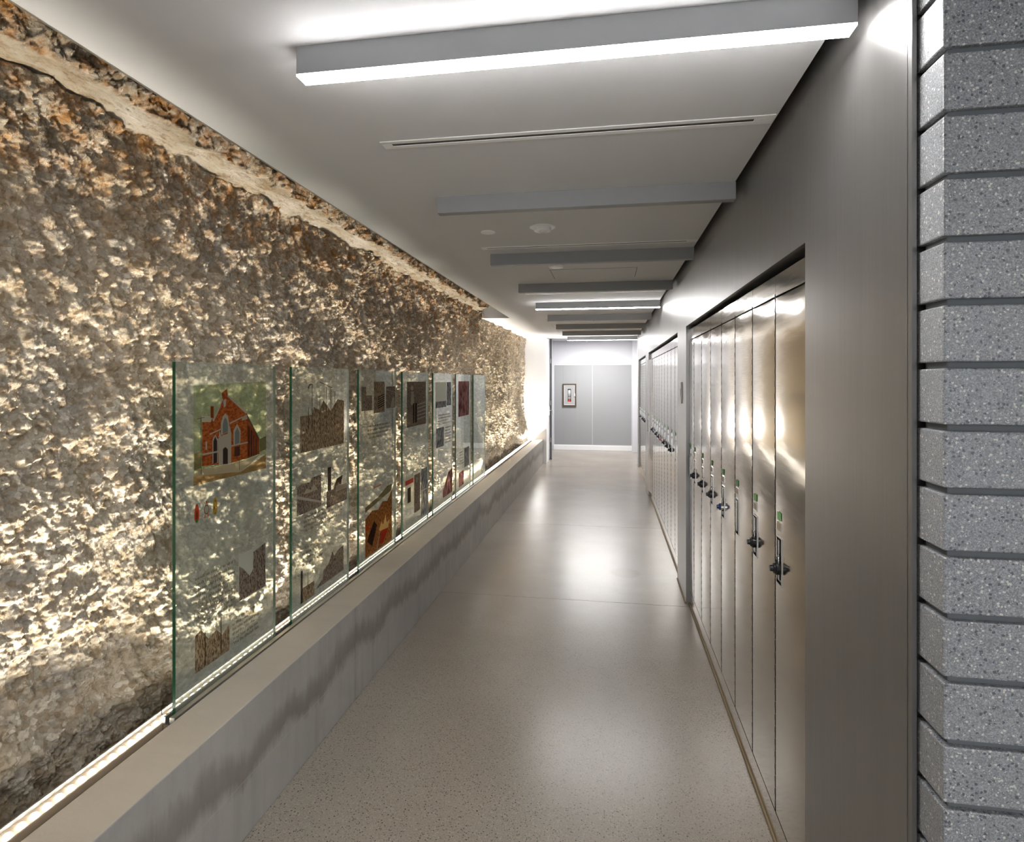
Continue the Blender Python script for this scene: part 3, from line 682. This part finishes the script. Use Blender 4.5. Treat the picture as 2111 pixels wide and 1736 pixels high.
o = MB().lathe([(.055, 0), (.055, -.010), (.048, -.016)], (-.372, 4.20, ZC), 'z', 32).build('smoke_detector', M['plastic']); tag(o, 'flat white detector on the ceiling just behind the third baffle', 'smoke detector')
def hatch(x0, x1, y0, y1, lab):
    t = thing('access_panel', lab, 'access panel', (x0, y0, ZC), 'flush access panels in the ceiling')
    a = MB(); a.box(.004, x1-x0-.004, .004, y1-y0-.004, -.0015, 0); a.build('panel', M['ceiling'], t)
    b = MB(); b.box(0, .004, 0, y1-y0, -.0008, 0); b.box(x1-x0-.004, x1-x0, 0, y1-y0, -.0008, 0); b.box(.004, x1-x0-.004, 0, .002, -.0008, 0); b.box(.004, x1-x0-.004, y1-y0-.002, y1-y0, -.0008, 0)
    b.build('seam', M['slotdark'], t)
hatch(-.435, .207, 4.352, 4.748, 'flush square access panel between the third and fourth baffles')
hatch(-.838, -.2, 7.825, 8.218, 'flush access panel between the sixth and seventh baffles')
hatch(-.838, -.2, 8.654, 9.053, 'flush access panel behind the seventh baffle')
hatch(-.838, -.2, 9.583, 10.07, 'flush access panel near the eighth baffle')

# ------------------------------------------------------------------ lockers
KX = .572; PITCH = .327
def door_mesh(w_, h_, seed):
    """door front in local (x toward room negative, y 0..w_, z 0..h_); handle pocket near the far edge"""
    rr = random.Random(seed)
    hy0, hy1, hz0, hz1 = w_-.078, w_-.026, .808, .962
    def lin(pts, st):
        out = []
        for a, b in zip(pts[:-1], pts[1:]):
            n_ = max(1, int(round((b-a)/st))); out += [a+(b-a)*i/n_ for i in range(n_)]
        return out+[pts[-1]]
    ya = lin([0, .006, hy0, hy1, w_-.006, w_], .022); za = lin([0, .006, hz0, hz1, h_-.006, h_], .05)
    a1, a2, p1, p2 = rr.uniform(.0016, .0032), rr.uniform(-.0006, .0006), rr.uniform(0, 6), rr.uniform(2.0, 3.4)
    def bow(y, z_):
        u, v_ = y/w_, z_/h_; e = math.sin(PI*u)**.9 if 0 < u < 1 else 0
        g_ = e*(math.sin(PI*v_)**.35 if 0 < v_ < 1 else 0)
        return -(a1*g_+a2*e*math.sin(p1+p2*PI*v_))
    m_ = MB(); ny, nz_ = len(ya), len(za)
    for y in ya:
        for z_ in za: m_.v.append((bow(y, z_), y, z_))
    for i in range(ny-1):
        for j in range(nz_-1):
            yc, zc_ = (ya[i]+ya[i+1])/2, (za[j]+za[j+1])/2
            if hy0 < yc < hy1 and hz0 < zc_ < hz1: continue
            a = i*nz_+j; m_.f.append((a, a+1, a+nz_+1, a+nz_)); m_.mi.append(0)
    # return edges
    T_ = .016
    m_.face([(0, 0, 0), (0, 0, h_), (T_, 0, h_), (T_, 0, 0)]); m_.face([(0, w_, 0), (T_, w_, 0), (T_, w_, h_), (0, w_, h_)])
    m_.face([(0, 0, h_), (0, w_, h_), (T_, w_, h_), (T_, 0, h_)]); m_.face([(0, 0, 0), (T_, 0, 0), (T_, w_, 0), (0, w_, 0)])
    m_.face([(T_, 0, 0), (T_, 0, h_), (T_, w_, h_), (T_, w_, 0)])
    return m_, (hy0, hy1, hz0, hz1)
def make_padlock(loc, dial, lab):
    t = thing('padlock', lab, 'padlock', loc, 'combination padlocks on the lockers')
    MB().lathe([(.018, -.002), (.0215, .0), (.0215, .013), (.018, .016)], (0, 0, 0), 'x', 28).build('body', M['chrome'] if dial != 'black' else M['black'], t, smooth=False)
    MB().lathe([(.017, -.003), (.017, -.006), (.011, -.008), (.010, -.017), (.0085, -.018)], (0, 0, 0), 'x', 24).build('dial', M[dial], t)
    pts = [(.008, -.012, .014), (.008, -.012, .030)]+[(.008, -.012*math.cos(a), .030+.012*math.sin(a)) for a in [PI*i/8 for i in range(1, 8)]]+[(.008, .012, .030), (.008, .012, .014)]
    MB().tube(pts, .003, 8).build('shackle', M['chrome'], t, smooth=True)
    return t
def locker(y0, w_, label, group, lock=None, ajar=0, seed=0, locklab=''):
    t = thing('locker', label, 'locker', (KX, y0, 0), group)
    b = MB(); D_ = .38
    b.box(.019, D_, .0005, .012, .0, 1.955); b.box(.019, D_, w_-.012, w_-.0005, .0, 1.955); b.box(.02, D_, .012, w_-.012, 1.88, 1.955); b.box(.02, D_, .012, w_-.012, .0, .10); b.box(D_-.012, D_, .012, w_-.012, .1, 1.88)
    b.build('body', M['void'], t)
    k_ = MB(); k_.box(0.0, .016, .0012, w_-.0012, .008, .099); k_.build('kick_plate', M['stainless'], t, bevel=.0008, seg=1)
    k_ = MB(); k_.box(0.0, .016, .0008, w_-.0008, 1.893, 1.966); k_.build('header_panel', M['stainless'], t, bevel=.0008, seg=1)
    dw = w_-.011; dh = 1.780
    m_, (hy0, hy1, hz0, hz1) = door_mesh(dw, dh, seed)
    d = m_.build('door', M['stainless'], t); d.location = (0, .006, .106); d.rotation_euler = (0, 0, math.radians(ajar))
    for pl in d.data.polygons: pl.use_smooth = pl.index < len(d.data.polygons)-5
    # pocket and pull
    q = MB(); dp = .014
    q.face([(0, hy0, hz0), (0, hy0, hz1), (dp, hy0, hz1), (dp, hy0, hz0)]); q.face([(0, hy1, hz0), (0, hy1, hz1), (dp, hy1, hz1), (dp, hy1, hz0)])
    q.face([(0, hy0, hz0), (0, hy1, hz0), (dp, hy1, hz0), (dp, hy0, hz0)]); q.face([(0, hy0, hz1), (0, hy1, hz1), (dp, hy1, hz1), (dp, hy0, hz1)]); q.face([(dp, hy0, hz0), (dp, hy0, hz1), (dp, hy1, hz1), (dp, hy1, hz0)])
    e = .0035
    q.box(-.0045, .001, hy0-e, hy0, hz0-e, hz1+e); q.box(-.0045, .001, hy1, hy1+e, hz0-e, hz1+e); q.box(-.0045, .001, hy0, hy1, hz0-e, hz0); q.box(-.0045, .001, hy0, hy1, hz1, hz1+e)
    q.build('handle_pocket', M['chrome'], d)
    q = MB(); q.box(-.003, .010, hy1-.020, hy1-.006, hz0+.008, hz1-.008); q.build('pull', M['extwhite'] if False else M['chrome'], d, bevel=.002)
    q = MB(); a, b_ = hz1+.022, hz1+.052
    q.box(-.004, 0, hy0+.002, hy1-.002, a, a+.003); q.box(-.004, 0, hy0+.002, hy1-.002, b_-.002, b_); q.box(-.004, 0, hy0, hy0+.002, a, b_); q.box(-.004, 0, hy1-.002, hy1, a, b_); q.box(-.003, -.0015, hy0+.002, hy1-.002, a+.003, b_-.002, 1)
    q.build('number_plate', [M['chrome'], M['fixture']], d)
    q = MB(); q.box(-.0042, -.0030, hy0+.006, hy1-.008, b_+.008, b_+.036); q.build('sticker', M['green'], d)['label'] = 'small green sticker'
    hg = MB(); zz = .0
    while zz < 1.77:
        hg.box(-.0012, .004, -.0038, -.0004, zz+.012, zz+.032); zz += .043
    hg.build('hinge', M['rubber'], d)
    if lock: make_padlock((KX-.016, y0+.005+(hy0+hy1)/2, .106+hz0+.052), lock, locklab)
    return t
COLN = {'black': 'black', 'blue': 'dark blue', 'red': 'red'}
G1 = [1.826+PITCH*i for i in range(8)]
locks1 = {0: 'black', 1: 'black', 4: 'black', 5: 'black', 6: 'black', 3: 'blue'}
for i, y in enumerate(G1):
    w_ = PITCH if i < 7 else 4.338-y
    lk = locks1.get(i)
    st = 'with a %s-dial padlock' % COLN[lk] if lk else 'without a padlock'
    if i == 7: st = 'narrowest, beside the steel jamb'
    locker(y, w_, 'steel locker, %s of the nearest bay from the masonry pier, %s' % (ORD[i], st), 'lockers of the nearest bay', lk, 0, 10+i, '%s-dial padlock on the %s locker of the nearest bay' % (COLN.get(lk), ORD[i]))
G2 = [4.94+PITCH*i for i in range(10)]
locks2 = {2: 'black', 3: 'black', 4: 'red', 5: 'black', 6: 'black', 7: 'blue', 8: 'black', 1: 'black'}
for i, y in enumerate(G2):
    lk = locks2.get(i)
    st = 'door ajar' if i == 9 else ('with a %s-dial padlock' % COLN[lk] if lk else 'without a padlock')
    locker(y, PITCH, 'steel locker, %s of the middle bay from its near end, %s' % (ORD[i], st), 'lockers of the middle bay', lk, 8.5 if i == 9 else 0, 30+i, '%s-dial padlock on the %s locker of the middle bay' % (COLN.get(lk), ORD[i]))
fp = MB(); fp.box(KX+.004, KX+.02, 8.212, 8.336, .008, 1.966); o = fp.build('filler_panel', M['stainless']); tag(o, 'narrow steel filler strip behind the ajar locker door at the middle bay end', 'filler panel')
G3 = [9.11+PITCH*i for i in range(6)]
locks3 = {0: 'black', 1: 'black', 2: 'black', 4: 'black'}
for i, y in enumerate(G3):
    lk = locks3.get(i); st = 'with a %s-dial padlock' % COLN[lk] if lk else 'without a padlock'
    locker(y, PITCH, 'steel locker, %s of the farthest bay from its near end, %s' % (ORD[i], st), 'lockers of the farthest bay', lk, 0, 50+i, '%s-dial padlock on the %s locker of the farthest bay' % (COLN.get(lk), ORD[i]))
bs = MB(); bs.box(XW-.006, XW, 1.176, 1.764, 0, .012)
for a, b in RECS: bs.box(KX-.008, KX-.0005, a+.001, b-.001, 0, .011)
for a, b in ((4.341, 4.865), (8.338, 8.988), (11.079, 11.3)): bs.box(XW-.006, XW, a, b, 0, .012)
struct(bs.build('baseboard_right', M['tan']))
t = thing('wall_switch_plate', 'slim pale vertical plate on the steel wall between the nearest and middle bays', 'wall plate', (XW, 4.585, 1.51))
MB().box(-.010, 0, -.018, .018, -.082, .082).build('plate', M['plastic'], t, bevel=.003)
MB().box(-.014, -.0095, -.008, .008, -.030, .030).build('rocker', M['extwhite'], t, bevel=.002)

# ------------------------------------------------------------------ far opening: folded-back door
t = thing('door_leaf', 'tall grey door leaf folded back at the left of the far opening', 'door', (-1.186, 11.86, 0), rz=math.radians(5.4))
a = MB(); a.box(0, .045, 0, .9, .01, 2.52); a.build('leaf', M['jambgrey'], t, bevel=.003)
a = MB(); a.box(-.012, 0, 0, .06, .01, 2.52); a.box(.045, .055, 0, .05, .01, 2.52); a.build('edge_trim', M['plastic'], t)
a = MB()
for z_ in (.4, 1.15, 2.0): a.lathe([(.010, z_-.05), (.010, z_+.05)], (.02, -.012, 0), 'z', 12)
a.build('hinge', M['chrome'], t)
a = MB(); a.box(-.02, .0, -.055, -.02, .90, 1.08); a.tube([(-.01, -.035, 1.0), (.05, -.06, 1.0), (.05, -.06, .90)], .009, 10); a.build('handle', M['chrome'], t)
dj = MB(); dj.box(-1.20, -1.19, 11.28, 11.72, 0, ZC); dj.box(.545, .60, 11.5, 11.55, 0, ZC+.1)
struct(dj.build('trim_3', M['white']))
# fire extinguisher cabinet
t = thing('extinguisher_cabinet', 'bronze framed cabinet with a narrow window on the far grey wall', 'cabinet', (-.898, 13.592, 1.27))
a = MB(); fw, fh, bw = .158, .264, .034
a.box(-fw, fw, -.03, 0, fh-bw, fh); a.box(-fw, fw, -.03, 0, -fh, -fh+bw); a.box(-fw, -fw+bw, -.03, 0, -fh+bw, fh-bw); a.box(fw-bw, fw, -.03, 0, -fh+bw, fh-bw)
a.build('frame', M['bronze'], t, bevel=.003)
a = MB(); ww, z0_, z1_ = .040, -.153, .143; iw, ih = fw-bw, fh-bw
a.box(-iw, -ww, -.022, -.012, -ih, ih); a.box(ww, iw, -.022, -.012, -ih, ih); a.box(-ww, ww, -.022, -.012, z1_, ih); a.box(-ww, ww, -.022, -.012, -ih, z0_)
a.build('door_panel', M['mat_grey'], t)
a = MB(); e = .007
a.box(-iw, iw, -.026, -.022, ih-e, ih); a.box(-iw, iw, -.026, -.022, -ih, -ih+e); a.box(-iw, -iw+e, -.026, -.022, -ih+e, ih-e); a.box(iw-e, iw, -.026, -.022, -ih+e, ih-e)
a.build('door_edge', M['white'], t)
a = MB(); a.box(iw-.012, iw+.008, -.045, -.024, -.03, .04); a.build('handle', M['plastic'], t, bevel=.003)
a = MB(); a.box(-.135, .135, .118, .122, -.24, .24); a.box(-.139, -.135, .0, .122, -.24, .24); a.box(.135, .139, .0, .122, -.24, .24); a.box(-.139, .139, 0, .122, .24, .244); a.box(-.139, .139, 0, .122, -.244, -.24); a.build('tub', M['plastic'], t)
a = MB(); a.box(-ww, ww, -.016, -.013, z0_, z1_); a.build('window', M['glassclear'], t)
# the bottle seen in the narrow window
t = thing('fire_extinguisher', 'red extinguisher with a white label seen through the cabinet window', 'fire extinguisher', (-.902, 13.645, 1.033))
MB().lathe([(.040, 0), (.046, .008), (.048, .02), (.048, .33), (.040, .37), (.018, .39), (.016, .40)], (0, 0, 0), 'z', 24).build('bottle', M['extred'], t, smooth=True)
MB().lathe([(.0485, .19), (.0485, .34), (.042, .368)], (0, 0, 0), 'z', 24).build('label_sleeve', M['extwhite'], t, smooth=True)
MB().lathe([(.0485, .14), (.0485, .185)], (0, 0, 0), 'z', 24).build('lower_label', M['mat_grey'], t, smooth=True)
MB().box(-.02, .03, -.010, .010, .40, .43).build('valve', M['black'], t, bevel=.003)

# ------------------------------------------------------------------ far light and added rear fill (ceiling panels outside the picture)
def panel_light(x, y, z_, sx, sy, watts, lab):
    t = thing('unseen_ceiling_light', lab, 'light fixture', (x, y, z_))
    MB().box(-sx/2-.02, sx/2+.02, -sy/2-.02, sy/2+.02, -.012, -.001).build('frame', M['plastic'], t)
    d_ = MB(); d_.box(-sx/2, sx/2, -sy/2, sy/2, -.016, -.012); d_.build('diffuser', M['white'], t)
    area('unseen_ceiling_lamp', (0, 0, -.02), (0, 0, 0), sx, sy, watts, (1, .98, .95), PI, t)
panel_light(1.7, -1.6, ZC, 1.2, .3, REAR_FILL_W, 'added fill light on the ceiling behind the camera, nearer one')  # unseen panel, added as fill for the near corridor
panel_light(1.7, -3.4, ZC, 1.2, .3, REAR_FILL_W, 'added fill light on the ceiling behind the camera, farther one')  # second added fill panel, also out of view
panel_light(-.35, 12.5, ZC+.10, 1.2, .3, FAR_W, 'white ceiling light in the space beyond the far opening')
